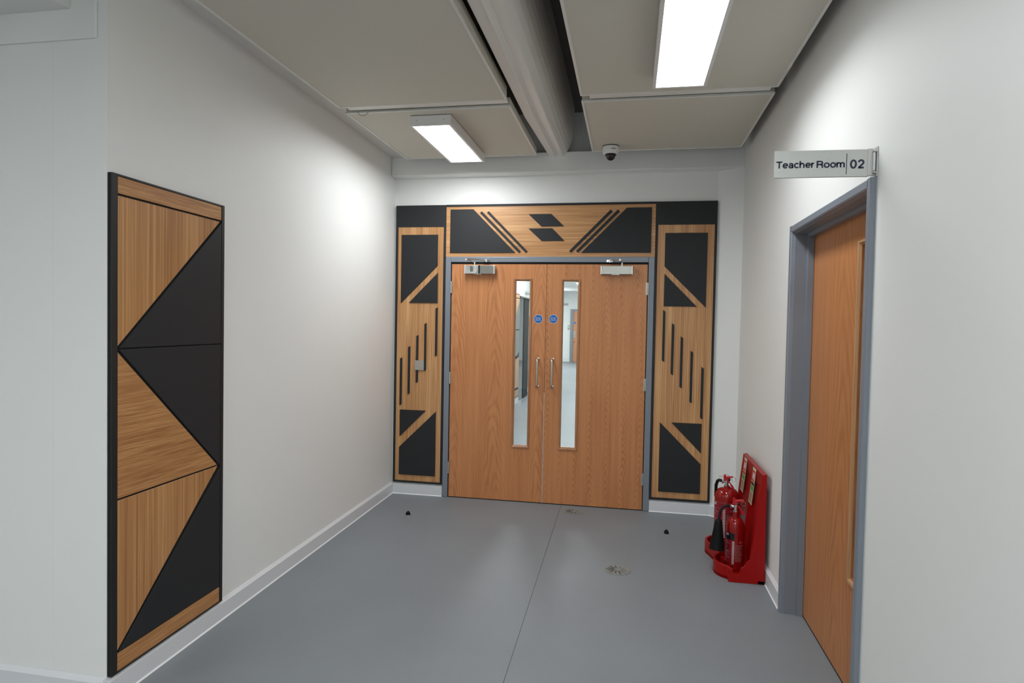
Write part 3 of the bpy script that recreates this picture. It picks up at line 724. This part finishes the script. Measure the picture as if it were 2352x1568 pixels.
# ================================================================= FLOOR FITTINGS
def door_stop(x, y, ang, label):
    t = thing('door_stop', (x, y, 0), label, 'door stop', 'half-dome floor door stops')
    bm = nb(); lathe(bm, [(.0225, .0004), (.0225, .003), (.020, .005)], x, y, 28); obj('base', bm, STEEL, t, smooth=True)
    ca, sa = math.cos(ang), math.sin(ang)
    def half(bm, R, hh, d0, d1):
        # half dome cut by a vertical plane
        g = []
        for j in range(7):
            e = math.pi/2*j/6; row = []
            for k in range(13):
                a = -math.pi/2+math.pi*k/12
                lx, ly = R*math.cos(e)*math.sin(a), d0+max(0, (d1))*math.cos(e)*math.cos(a)
                row.append(bm.verts.new((x+ca*lx-sa*ly, y+sa*lx+ca*ly, .004+hh*math.sin(e))))
            g.append(row)
        for A, B in zip(g[:-1], g[1:]):
            for k in range(12): bm.faces.new([A[k], A[k+1], B[k+1], B[k]])
        for j in range(6): bm.faces.new([g[j][0], g[j+1][0], g[j+1][12], g[j][12]])
        bm.faces.new(g[0])
    bm = nb(); half(bm, .0195, .031, .001, .0175); obj('cap', bm, STEEL, t, smooth=True)
    bm = nb(); half(bm, .0175, .030, -.001, -.0); bm.free()
    bm = nb(); P = [(.0175*math.cos(a), .004+.029*math.sin(a)) for a in [math.pi*k/14 for k in range(15)]]
    prism(bm, [(x+ca*u+sa*.0005, y+sa*u-ca*.0005, w) for u, w in P], (sa*.011, -ca*.011, 0)); obj('rubber_buffer', bm, RUB, t, bevel=.002)
door_stop(-1.690, 4.735, -.15, 'small half-dome door stop on the floor left of the double doors')
door_stop(.302, 4.768, -.75, 'small half-dome door stop on the floor near the fire extinguishers')
def outlet(x, y, label, closed):
    t = thing('floor_outlet', (x, y, 0), label, 'floor outlet', 'round grey floor outlets')
    bm = nb(); lathe(bm, [(.0835, .0004), (.0830, .0030), (.0790, .0042), (.0775, .0036), (.0001, .0036)], x, y, 56); obj('cover_plate', bm, GRILLE, t, smooth=True)
    bm = nb()
    for k, a in enumerate([105, 135, 160, 180, 200, 228, 258, 290, 320, 345, 10, 40, 70]):
        ar = math.radians(a); r0, r1 = .024, .060+(.008 if k % 2 else 0)
        dx, dy = math.cos(ar), math.sin(ar); w = .0026 if (a <= 105 or 105 <= a <= 290) else .0009
        if k > 8: w = .0008
        prism(bm, [(x+dx*r0-dy*w, y+dy*r0+dx*w, .0038), (x+dx*r1-dy*w, y+dy*r1+dx*w, .0038), (x+dx*r1+dy*w, y+dy*r1-dx*w, .0038), (x+dx*r0+dy*w, y+dy*r0-dx*w, .0038)], (0, 0, .0005))
    prism(bm, [(x-.022, y-.0015, .0038), (x-.004, y-.0015, .0038), (x-.004, y+.0015, .0038), (x-.022, y+.0015, .0038)], (0, 0, .0005))
    obj('slots', bm, SLOT, t)
outlet(-.421, 5.157, 'round grey slotted floor outlet right in front of the double doors', 0)
outlet(-.042, 3.985, 'round grey slotted floor outlet out on the open floor, nearer the camera', 1)

# ================================================================= FIRE POINT
st_ = thing('extinguisher_stand', (.70, 4.28, 0), 'red plastic double extinguisher stand leaning at the right wall', 'stand')
Y0, Y1 = 3.955, 4.610
# back board with side cheeks: wedge section, slimmer at the top
bm = nb()
front = [(.742, .0008), (.742, .140), (.748, .20), (.797, .658)]
prism(bm, [(x, Y0, z) for x, z in ([(.826, .0008)]+front+[(.8215, .663), (.8235, .30)])], (0, .034, 0))
prism(bm, [(x, Y1-.034, z) for x, z in ([(.826, .0008)]+front+[(.8215, .663), (.8235, .30)])], (0, .034, 0))
prism(bm, [(.826, Y0+.034, .02), (.762, Y0+.034, .020), (.762, Y0+.034, .14), (.803, Y0+.034, .56), (.7970, Y0+.034, .585), (.797, Y0+.034, .658), (.8215, Y0+.034, .663)], (0, Y1-Y0-.068, 0))
prism(bm, [(.790, (Y0+Y1)/2-.010, .02), (.752, (Y0+Y1)/2-.010, .02), (.752, (Y0+Y1)/2-.010, .14), (.797, (Y0+Y1)/2-.010, .64), (.81, (Y0+Y1)/2-.010, .64)], (0, .020, 0))
obj('back_board', bm, REDP, st_, bevel=.004)
# tray: floor plate and a rim that follows two round cups
C1, C2, CR = (.672, 4.130), (.660, 4.440), .122
def rim_path():
    P = [(.632, Y0, .078)]
    for k in range(13):
        a = math.radians(-118-112*k/12+0)
        P.append((C1[0]+CR*math.cos(a), C1[1]+CR*1.12*math.sin(a)-.012, .082))
    for k in range(13):
        a = math.radians(-150-130*k/12)
        P.append((C2[0]+CR*math.cos(a), C2[1]+CR*1.12*math.sin(a)+.02, .082))
    P += [(.632, Y1, .078)]
    return P
RP = rim_path()
bm = nb()
cen = Vector((.71, 4.285))
O_, I_ = [], []
n = len(RP)
for i, (x, y, h) in enumerate(RP):
    p = Vector((x, y)); q0 = Vector(RP[max(i-1, 0)][:2]); q1 = Vector(RP[min(i+1, n-1)][:2])
    d = (q1-q0).normalized(); nn = Vector((d.y, -d.x))
    if nn.dot(cen-p) < 0: nn = -nn
    q = p+nn*.016
    O_.append((x, y, h)); I_.append((q.x, q.y, h))
ob = [bm.verts.new((x, y, .0006)) for x, y, h in O_]; ot = [bm.verts.new((x, y, h)) for x, y, h in O_]
it = [bm.verts.new((x, y, h)) for x, y, h in I_]; ib = [bm.verts.new((x, y, .0006)) for x, y, h in I_]
for i in range(n-1):
    bm.faces.new([ob[i], ob[i+1], ot[i+1], ot[i]]); bm.faces.new([ot[i], ot[i+1], it[i+1], it[i]]); bm.faces.new([it[i], it[i+1], ib[i+1], ib[i]]); bm.faces.new([ib[i], ib[i+1], ob[i+1], ob[i]])
bm.faces.new([ob[0], ot[0], it[0], ib[0]]); bm.faces.new([ob[-1], ib[-1], it[-1], ot[-1]])
obj('tray_rim', bm, REDP, st_, smooth=True, bevel=.003)
bm = nb(); pl = [(x, y) for x, y, h in RP]; prism(bm, [(.826, Y0, .0006)]+[(x, y, .0006) for x, y in pl]+[(.826, Y1, .0006)], (0, 0, .0185)); obj('tray_base', bm, REDP, st_)
side = [(.790, .0008), (.757, .220), (.7485, .200), (.742, .141), (.732, .136), (.722, .124), (.714, .108), (.704, .096), (.692, .090), (.686, .072), (.681, .052), (.674, .045), (.650, .045), (.644, .052), (.641, .068), (.634, .078), (.622, .081), (.619, .0008)]
for ya in (Y0-.0012, Y1-.0158):
    bm = nb(); prism(bm, [(x, ya, z) for x, z in side], (0, .017, 0)); obj('side_cheek', bm, REDP, st_, bevel=.0012)
# signs on the board
def bx(z): return .797-(.658-z)*(.049/.458)
def board_sign(yc, label_top, col_band):
    def q(y0, y1, z0, z1, mat, d, nm, par):
        bm = nb(); a = [(bx(z0)-d, y1, z0), (bx(z0)-d, y0, z0), (bx(z1)-d, y0, z1), (bx(z1)-d, y1, z1)]
        prism(bm, a, (.0006, 0, 0)); return obj(nm, bm, mat, par)
    y0, y1 = yc-.050, yc+.050; zt, zb = .650, .425
    r = q(y0, y1, zb, zt, CREAM, .0012, 'instruction_sign', st_)
    q(y0+.008, y1-.008, zt-.085, zt-.018, SRED, .0018, 'pictogram', r)
    q(y0+.020, y0+.036, zt-.075, zt-.028, WHITEP, .0024, 'pictogram', r); q(y0+.052, y0+.072, zt-.070, zt-.030, WHITEP, .0024, 'pictogram', r)
    q(y0+.040, y0+.048, zt-.055, zt-.048, WHITEP, .0024, 'pictogram', r)
    q(y0+.006, y1-.006, zt-.108, zt-.090, col_band, .0018, 'colour_band', r)
    q(y0+.008, y1-.008, zt-.145, zt-.112, SGREEN, .0018, 'green_block', r)
    q(y0+.008, y1-.008, zb+.008, zt-.150, STXT, .0018, 'printed_text', r)
board_sign(4.185, '', BLK); board_sign(4.492, '', SRED)

def cyl_patch(bm, cx, cy_, r, a0, a1, z0, z1, tilt=0, seg=14):
    """patch on a cylinder; angles in degrees measured clockwise-left from the camera-facing side"""
    base_a = math.atan2(-cy_, -cx)
    lo, hi = [], []
    for k in range(seg+1):
        a = a0+(a1-a0)*k/seg
        t_ = base_a-math.radians(a)
        lo.append(bm.verts.new((cx+r*math.cos(t_), cy_+r*math.sin(t_), z0)))
        hi.append(bm.verts.new((cx+r*math.cos(t_), cy_+r*math.sin(t_), z1)))
    for k in range(seg): bm.faces.new([lo[k], lo[k+1], hi[k+1], hi[k]])
def cyl_pt(cx, cy_, r, a, z):
    t_ = math.atan2(-cy_, -cx)-math.radians(a)
    return (cx+r*math.cos(t_), cy_+r*math.sin(t_), z)
# angles: positive = towards screen left
def stripes(bm, cx, cy_, r, aL, aR, z0, z1, n):
    dz = (z1-z0)/n
    for k in range(n):
        z = z0+dz*k
        vs = [bm.verts.new(cyl_pt(cx, cy_, r, a, zz)) for a, zz in ((aL, z), (aR, z+dz*.55), (aR, z+dz*1.05), (aL, z+dz*.5))]
        bm.faces.new(vs)
def outline(bm, cx, cy_, r, aL, aR, z0, z1, w=.0012):
    cyl_patch(bm, cx, cy_, r, aL, aR, z0, z0+w); cyl_patch(bm, cx, cy_, r, aL, aR, z1-w, z1)
    da = math.degrees(w/r); cyl_patch(bm, cx, cy_, r, aR+da, aR, z0, z1, seg=1)
def lines(bm, cx, cy_, r, aL, aR, z0, z1, n, w=.0011):
    import random as _r
    rn = _r.Random(int(z0*1000)+n)
    for k in range(n):
        z = z1-(z1-z0)*k/max(n-1, 1); f = rn.uniform(.55, 1.0)
        cyl_patch(bm, cx, cy_, r, aL, aL+(aR-aL)*f, z, z+w, seg=8)

def valve(par, cx, cy_, z, k=1.0):
    """brass-chrome valve with carry handle, squeeze lever, pin ring"""
    bm = nb(); lathe(bm, [(a_*k, b_*k) for a_, b_ in ((.016, 0), (.018, .006), (.018, .014), (.013, .018), (.013, .034), (.017, .036), (.017, .050), (.010, .056))], cx, cy_, 20, 'z', z); 
    tube(bm, [(cx, cy_, z+.042*k), (cx-.034*k, cy_+.004, z+.038*k)], [.009, .008], 12)
    lathe(bm, [(.0001, -.004), (.012, -.004), (.012, .006), (.0001, .006)], cx-.030*k, cy_+.004, 14, 'x', z+.038*k)
    obj('valve', bm, CHROME, par, smooth=True)
    # carry handle sloping down to the right, lever on top
    bm = nb(); prism(bm, [(cx-.012, cy_-.010, z+.066*k), (cx+.004, cy_-.010, z+.062*k), (cx+.052*k, cy_-.012, z+.006*k), (cx+.055*k, cy_-.012, z-.008*k), (cx+.040*k, cy_-.012, z-.010*k), (cx+.018, cy_-.011, z+.030*k), (cx-.012, cy_-.010, z+.050*k)], (0, .020, 0)); obj('carry_handle', bm, REDH, par, bevel=.002)
    bm = nb(); prism(bm, [(cx-.020, cy_-.010, z+.052*k), (cx-.020, cy_-.010, z+.088*k), (cx-.016, cy_-.010, z+.098*k), (cx-.006, cy_-.010, z+.096*k), (cx-.006, cy_-.010, z+.084*k), (cx+.048*k, cy_-.012, z+.088*k), (cx+.050*k, cy_-.012, z+.080*k), (cx+.012, cy_-.011, z+.070*k), (cx-.006, cy_-.010, z+.052*k)], (0, .020, 0)); obj('squeeze_lever', bm, REDH, par, bevel=.002)
    bm = nb(); box(bm, cx-.006, cx+.022, cy_-.006, cy_+.006, z+.048*k, z+.070*k); obj('trigger_block', bm, RUB, par)
    bm = nb(); R = .013; tube(bm, [(cx+.042+R*math.cos(a), cy_-.014, z+.064*k+R*math.sin(a)) for a in [2*math.pi*q/24 for q in range(24)]], .0012, 8, closed=True)
    tube(bm, [(cx+.028, cy_-.014, z+.064*k), (cx-.024, cy_-.013, z+.064*k)], .0013, 8); obj('pin_ring', bm, CHROME, par, smooth=True)
    bm = nb(); tube(bm, [(cx-.018, cy_-.012, z+.094*k), (cx-.008, cy_-.012, z+.106*k), (cx+.004, cy_-.012, z+.102*k), (cx+.012, cy_-.012, z+.086*k)], .0011, 6); tube(bm, [(cx-.055, cy_-.012, z+.086*k), (cx-.018, cy_-.012, z+.086*k)], .0010, 6); obj('seal_tag', bm, RED, par)

# --- near extinguisher (CO2, with horn)
nx, ny, nr = .681, 4.140, .0555
t = thing('fire_extinguisher', (nx, ny, .0192), 'smaller red extinguisher with black horn, nearer one in the stand', 'fire extinguisher', 'red fire extinguishers in the stand')
pr = [(nr-.006, .0195), (nr, .026), (nr, .275)]
for k in range(1, 9):
    a = math.pi/2*k/8; pr.append((.020+(nr-.020)*math.cos(a), .275+.068*math.sin(a)))
pr += [(.019, .350), (.019, .378)]
bm = nb(); lathe(bm, pr, nx, ny, 48); obj('cylinder', bm, RED, t, smooth=True)
valve(t, nx, ny, .372, .95)
rr = nr+.0006
bm = nb(); cyl_patch(bm, nx, ny, rr, 112, 4, .065, .208); obj('label', bm, REDL, t)
bm = nb(); cyl_patch(bm, nx, ny, rr, 112, 2, .212, .254); obj('label_band', bm, BLK, t)
bm = nb(); stripes(bm, nx, ny, rr+.0005, 17, 3, .060, .205, 17); obj('hazard_stripe', bm, WHITEP, t)
bm = text_fit('EX', .5, .013, lambda u, v: cyl_pt(nx, ny, rr+.0006, 52-math.degrees(u*.046/rr), .243+v), .05); obj('lettering', bm, WHITEP, t)
bm = nb(); lines(bm, nx, ny, rr+.0005, 95, 30, .072, .200, 11, .0013); obj('printed_text', bm, WHITEP, t)
bm = nb(); lines(bm, nx, ny, rr+.0005, -2, -58, .080, .182, 24, .0012); obj('printed_text', bm, PINKP, t)
bm = text_fit('UK CE', .5, .009, lambda u, v: cyl_pt(nx, ny, rr+.0006, -38-math.degrees(u*.045/rr), .200+v), .03); obj('lettering', bm, PINKP, t)
# hose and horn
bm = nb(); tube(bm, [(.648, 4.144, .410), (.632, 4.142, .411), (.612, 4.138, .408), (.597, 4.134, .398), (.588, 4.130, .382), (.583, 4.127, .360), (.579, 4.124, .335), (.577, 4.122, .318)], .0075, 12); obj('hose', bm, RUB, t, smooth=True)
bm = nb(); tube(bm, [(.5775, 4.122, .330), (.577, 4.121, .322), (.576, 4.120, .310), (.574, 4.116, .26), (.571, 4.112, .19), (.568, 4.108, .142)], [.012, .018, .0235, .030, .040, .0475], 28); obj('horn', bm, HORN, t, smooth=True)
# --- far extinguisher (larger water type)
fx, fy, fr = .668, 4.425, .0790
t = thing('fire_extinguisher', (fx, fy, .0192), 'larger red extinguisher with hose, farther one in the stand', 'fire extinguisher', 'red fire extinguishers in the stand')
pr = [(fr-.008, .0195), (fr, .028), (fr, .395)]
for k in range(1, 9):
    a = math.pi/2*k/8; pr.append((.022+(fr-.022)*math.cos(a), .395+.062*math.sin(a)))
pr += [(.021, .462), (.021, .468)]
bm = nb(); lathe(bm, pr, fx, fy, 56); obj('cylinder', bm, RED, t, smooth=True)
valve(t, fx-.004, fy, .462, .84)
rr = fr+.0006
bm = nb(); cyl_patch(bm, fx, fy, rr, 112, -78, .115, .372); obj('label', bm, REDL, t)
bm = nb(); outline(bm, fx, fy, rr+.0004, 100, 5, .330, .370); obj('label_border', bm, PINKP, t)
bm = nb(); stripes(bm, fx, fy, rr+.0005, 17, 5, .135, .325, 18); obj('hazard_stripe', bm, WHITEP, t)
bm = text_fit('EX', .5, .016, lambda u, v: cyl_pt(fx, fy, rr+.0006, 62-math.degrees(u*.055/rr), .355+v), .05); obj('lettering', bm, WHITEP, t)
bm = nb(); lines(bm, fx, fy, rr+.0005, 88, 40, .22, .322, 7, .0016); obj('printed_text', bm, WHITEP, t)
bm = nb(); lines(bm, fx, fy, rr+.0005, 2, -50, .14, .29, 28, .0014); obj('printed_text', bm, PINKP, t)
bm = text_fit('UK', .5, .010, lambda u, v: cyl_pt(fx, fy, rr+.0006, -20-math.degrees(u*.030/rr), .318+v), .03); obj('lettering', bm, PINKP, t)
bm = nb(); tube(bm, [(fx-.036, fy+.004, .500), (fx-.050, fy+.010, .503), (fx-.060, fy+.022, .494), (fx-.066, fy+.045, .46), (fx-.062, fy+.075, .38), (fx-.030, fy+.090, .24), (fx-.010, fy+.092, .12)], .0105, 14); obj('hose', bm, RUB, t, smooth=True)

# ================================================================= CORRIDOR BEYOND THE DOORS
XC = -2.13
bm = nb(); box(bm, XC-.12, XC, 5.5, 12.13, 0, 3.0); box(bm, XC-.12, XC, 12.13, 14.2, 2.07, 3.0); struct('wall_corridor_left', bm, WALL2)
bm = nb(); box(bm, -3.9, XC-.12, 14.2, 14.3, 0, 3.0); box(bm, -2.36, -2.24, 12.13, 14.2, 0, 2.07); struct('wall_corridor_recess', bm, WALL2)
bm = nb(); box(bm, -4.0, -3.9, 14.2, 26, 0, 3.0); struct('wall_corridor_far_left', bm, WALL2)
bm = nb(); box(bm, .849, 1.0, 5.5, 26.1, 0, 3.0); struct('wall_corridor_right', bm, WALL2)
bm = nb(); box(bm, -4.0, 1.0, 26.0, 26.15, 0, 3.0); struct('wall_corridor_end', bm, WALL2)
bm = nb(); box(bm, -4.1, 1.1, 5.5, 26.15, 3.0, 3.1); struct('ceiling_corridor', bm, WALL2)
bm = nb(); box(bm, -3.9, .849, 24.2, 24.5, 2.82, 3.0); struct('trim_6', bm, WALL2)
bm = nb(); box(bm, XC, XC+.018, 5.5, 12.128, .0005, .10); struct('baseboard_corridor_left', bm, SKIRT)
bm = nb(); box(bm, -3.9, -2.42, 25.98, 25.9995, .0005, .14); struct('baseboard_corridor_end', bm, WHITE)
# oak and black panel on the corridor wall
t = thing('wall_panel', (XC, 10.6, .1), 'oak and black wall panel seen through the left door glass', 'wall panel')
def px_(name, pts, d0, d1, mat, parent):
    bm = nb(); prism(bm, [(XC+d1, y, z) for y, z in pts], (-(d1-d0), 0, 0)); return obj(name, bm, mat, parent)
px_('backing_board', [(9.0, .115), (12.125, .115), (12.125, 2.10), (9.0, 2.10)], .0005, .012, DARK, t)
px_('oak_band', [(9.02, 2.02), (12.08, 2.02), (12.08, 2.085), (9.02, 2.085)], .012, .02, BEADP, t)
px_('oak_triangle', [(9.02, 2.005), (12.10, 2.005), (11.40, 1.42), (9.02, 1.42)], .012, .02, BEADP, t)
px_('black_triangle', [(12.10, 2.0), (12.10, 1.42), (11.43, 1.42)], .012, .02, SILVERD, t)
px_('black_triangle', [(9.02, 1.40), (12.10, 1.40), (12.10, 1.0), (11.85, .9), (9.02, 1.35)], .012, .02, SILVERD, t)
px_('oak_triangle', [(9.02, 1.30), (11.80, .85), (12.10, .88), (12.10, .30), (9.02, .30)], .012, .02, BEADP, t)
px_('oak_band', [(9.02, .13), (12.08, .13), (12.08, .26), (9.02, .26)], .012, .02, BEADP, t)
# dark glazed screen edge standing at the recess
t = thing('glazed_screen', (-2.18, 12.75, 0), 'dark framed glazed screen post seen through the left door glass', 'screen')
bm = nb(); box(bm, -2.235, -2.128, 12.76, 13.34, .002, 2.045); obj('post', bm, DARK, t)
bm = nb(); box(bm, -2.235, -2.140, 12.16, 12.755, .002, 2.045); obj('side_leaf', bm, plain('dark grey glass', (.05, .055, .055), .08), t)
bm = nb(); box(bm, -2.16, -2.10, 12.135, 14.19, 2.046, 2.0695); obj('head_rail', bm, SILVERD, t)
t = thing('corridor_door', (-2.22, 13.75, 0), 'grey and brown panelled door far behind the left door glass', 'door')  # boxes coloured like the reflection in the left glass, no door there
bm = nb(); box(bm, -2.239, -2.21, 13.40, 14.1, 1.63, 1.70); obj('door_frame', bm, FRAME, t)
bm = nb(); box(bm, -2.239, -2.215, 13.40, 14.1, 1.42, 1.63); obj('door_panel', bm, BEAD, t)
bm = nb(); box(bm, -2.239, -2.215, 13.40, 14.1, .12, 1.42); obj('lower_panel', bm, plain('pale grey panel', (.40, .41, .45), .3), t)
def hang_sign(x0, x1, y, z0, z1, txt, tx0, tx1, label, w=None):
    t = thing('corridor_sign', ((x0+x1)/2, y, z0), label, 'sign')
    bm = nb(); box(bm, x0, x1, y, y+.005, z0, z1); obj('sign_plate', bm, ALU, t)
    bm = text_fit(txt, tx1-tx0, (z1-z0)*.36, lambda u, v: ((tx0+tx1)/2+u, y-.002, (z0+z1)/2-.005+v), .02); obj('lettering', bm, NAVY, t)
hang_sign(-2.128, -1.80, 12.75, 2.10, 2.20, 'Gro', -2.115, -2.025, 'grey projecting sign with partly hidden name, seen through the left door glass')
hang_sign(-2.16, -1.832, 19.0, 2.09, 2.182, 's Room', -2.01, -1.85, 'grey projecting sign ending in Room, seen through the right door glass')
bm = nb(); box(bm, -2.02, -2.00, 19.0, 19.02, 2.1825, 2.9995); obj('hanger', bm, ALU, bpy.data.objects['corridor_sign.001'])
t = thing('corridor_door', (-1.9, 25.98, 0), 'brown door in a grey frame at the far end of the corridor', 'door')
bm = nb(); box(bm, -2.415, -2.30, 25.90, 25.9995, 0.0005, 2.16); box(bm, -2.30, -1.30, 25.90, 25.9995, 2.08, 2.16); box(bm, -1.30, -1.20, 25.90, 25.9995, 0.0005, 2.16); obj('door_frame', bm, FRAME, t)
bm = nb(); box(bm, -2.298, -1.302, 25.95, 25.998, 0.005, 2.078); obj('door_leaf', bm, VEN1, t)
bm = nb(); lathe(bm, [(.0001, -.002), (.05, -.002), (.05, 0)], -2.225, 25.95, 24, 'y', 1.60); obj('blue_disc', bm, BLUE, t)
bm = nb(); box(bm, -2.275, -2.19, 25.945, 25.9495, .98, 1.26); obj('push_plate', bm, STEEL, t)
bm = nb(); box(bm, -2.275, -2.22, 25.93, 25.9495, .80, .83); obj('lock', bm, BLK, t)
t = thing('wall_notice', (-2.5, 26, 1.32), 'small cream and red notice on the far corridor wall', 'notice')
bm = nb(); box(bm, -2.53, -2.43, 25.99, 25.9995, 1.32, 1.50); obj('notice_plate', bm, CREAM, t)
bm = nb(); box(bm, -2.52, -2.44, 25.987, 25.9899, 1.33, 1.355); obj('red_band', bm, SRED, t)
bm = nb(); box(bm, -2.49, -2.47, 25.987, 25.9899, 1.465, 1.485); obj('call_point', bm, BLK, t)
g = 'corridor ceiling lights beyond the doors'
lamp(-1.75, -.45, 20.2, 21.6, 2.9995, 'bright corridor light glimpsed high in the right door glass', .14, LITE2, g)
lamp(-1.45, -.9, 7.2, 8.8, 2.9995, 'corridor light hidden above the double doors, nearest to them', .06, LITE2, g)  # unseen lamp added to brighten the corridor floor and walls
lamp(-1.45, -.9, 11.0, 12.6, 2.9995, 'corridor light hidden above the door glass, second one along', .06, LITE2, g)  # second unseen lamp, added for corridor brightness
lamp(-1.45, -.9, 15.5, 17.1, 2.9995, 'corridor light hidden above the door glass, third one along', .06, LITE2, g)  # third unseen lamp, added to keep the corridor bright
lamp(-3.2, -2.6, 22.5, 24.0, 2.9995, 'corridor light at the left near the end wall', .06, LITE2, g)  # unseen lamp added to light the far end of the corridor
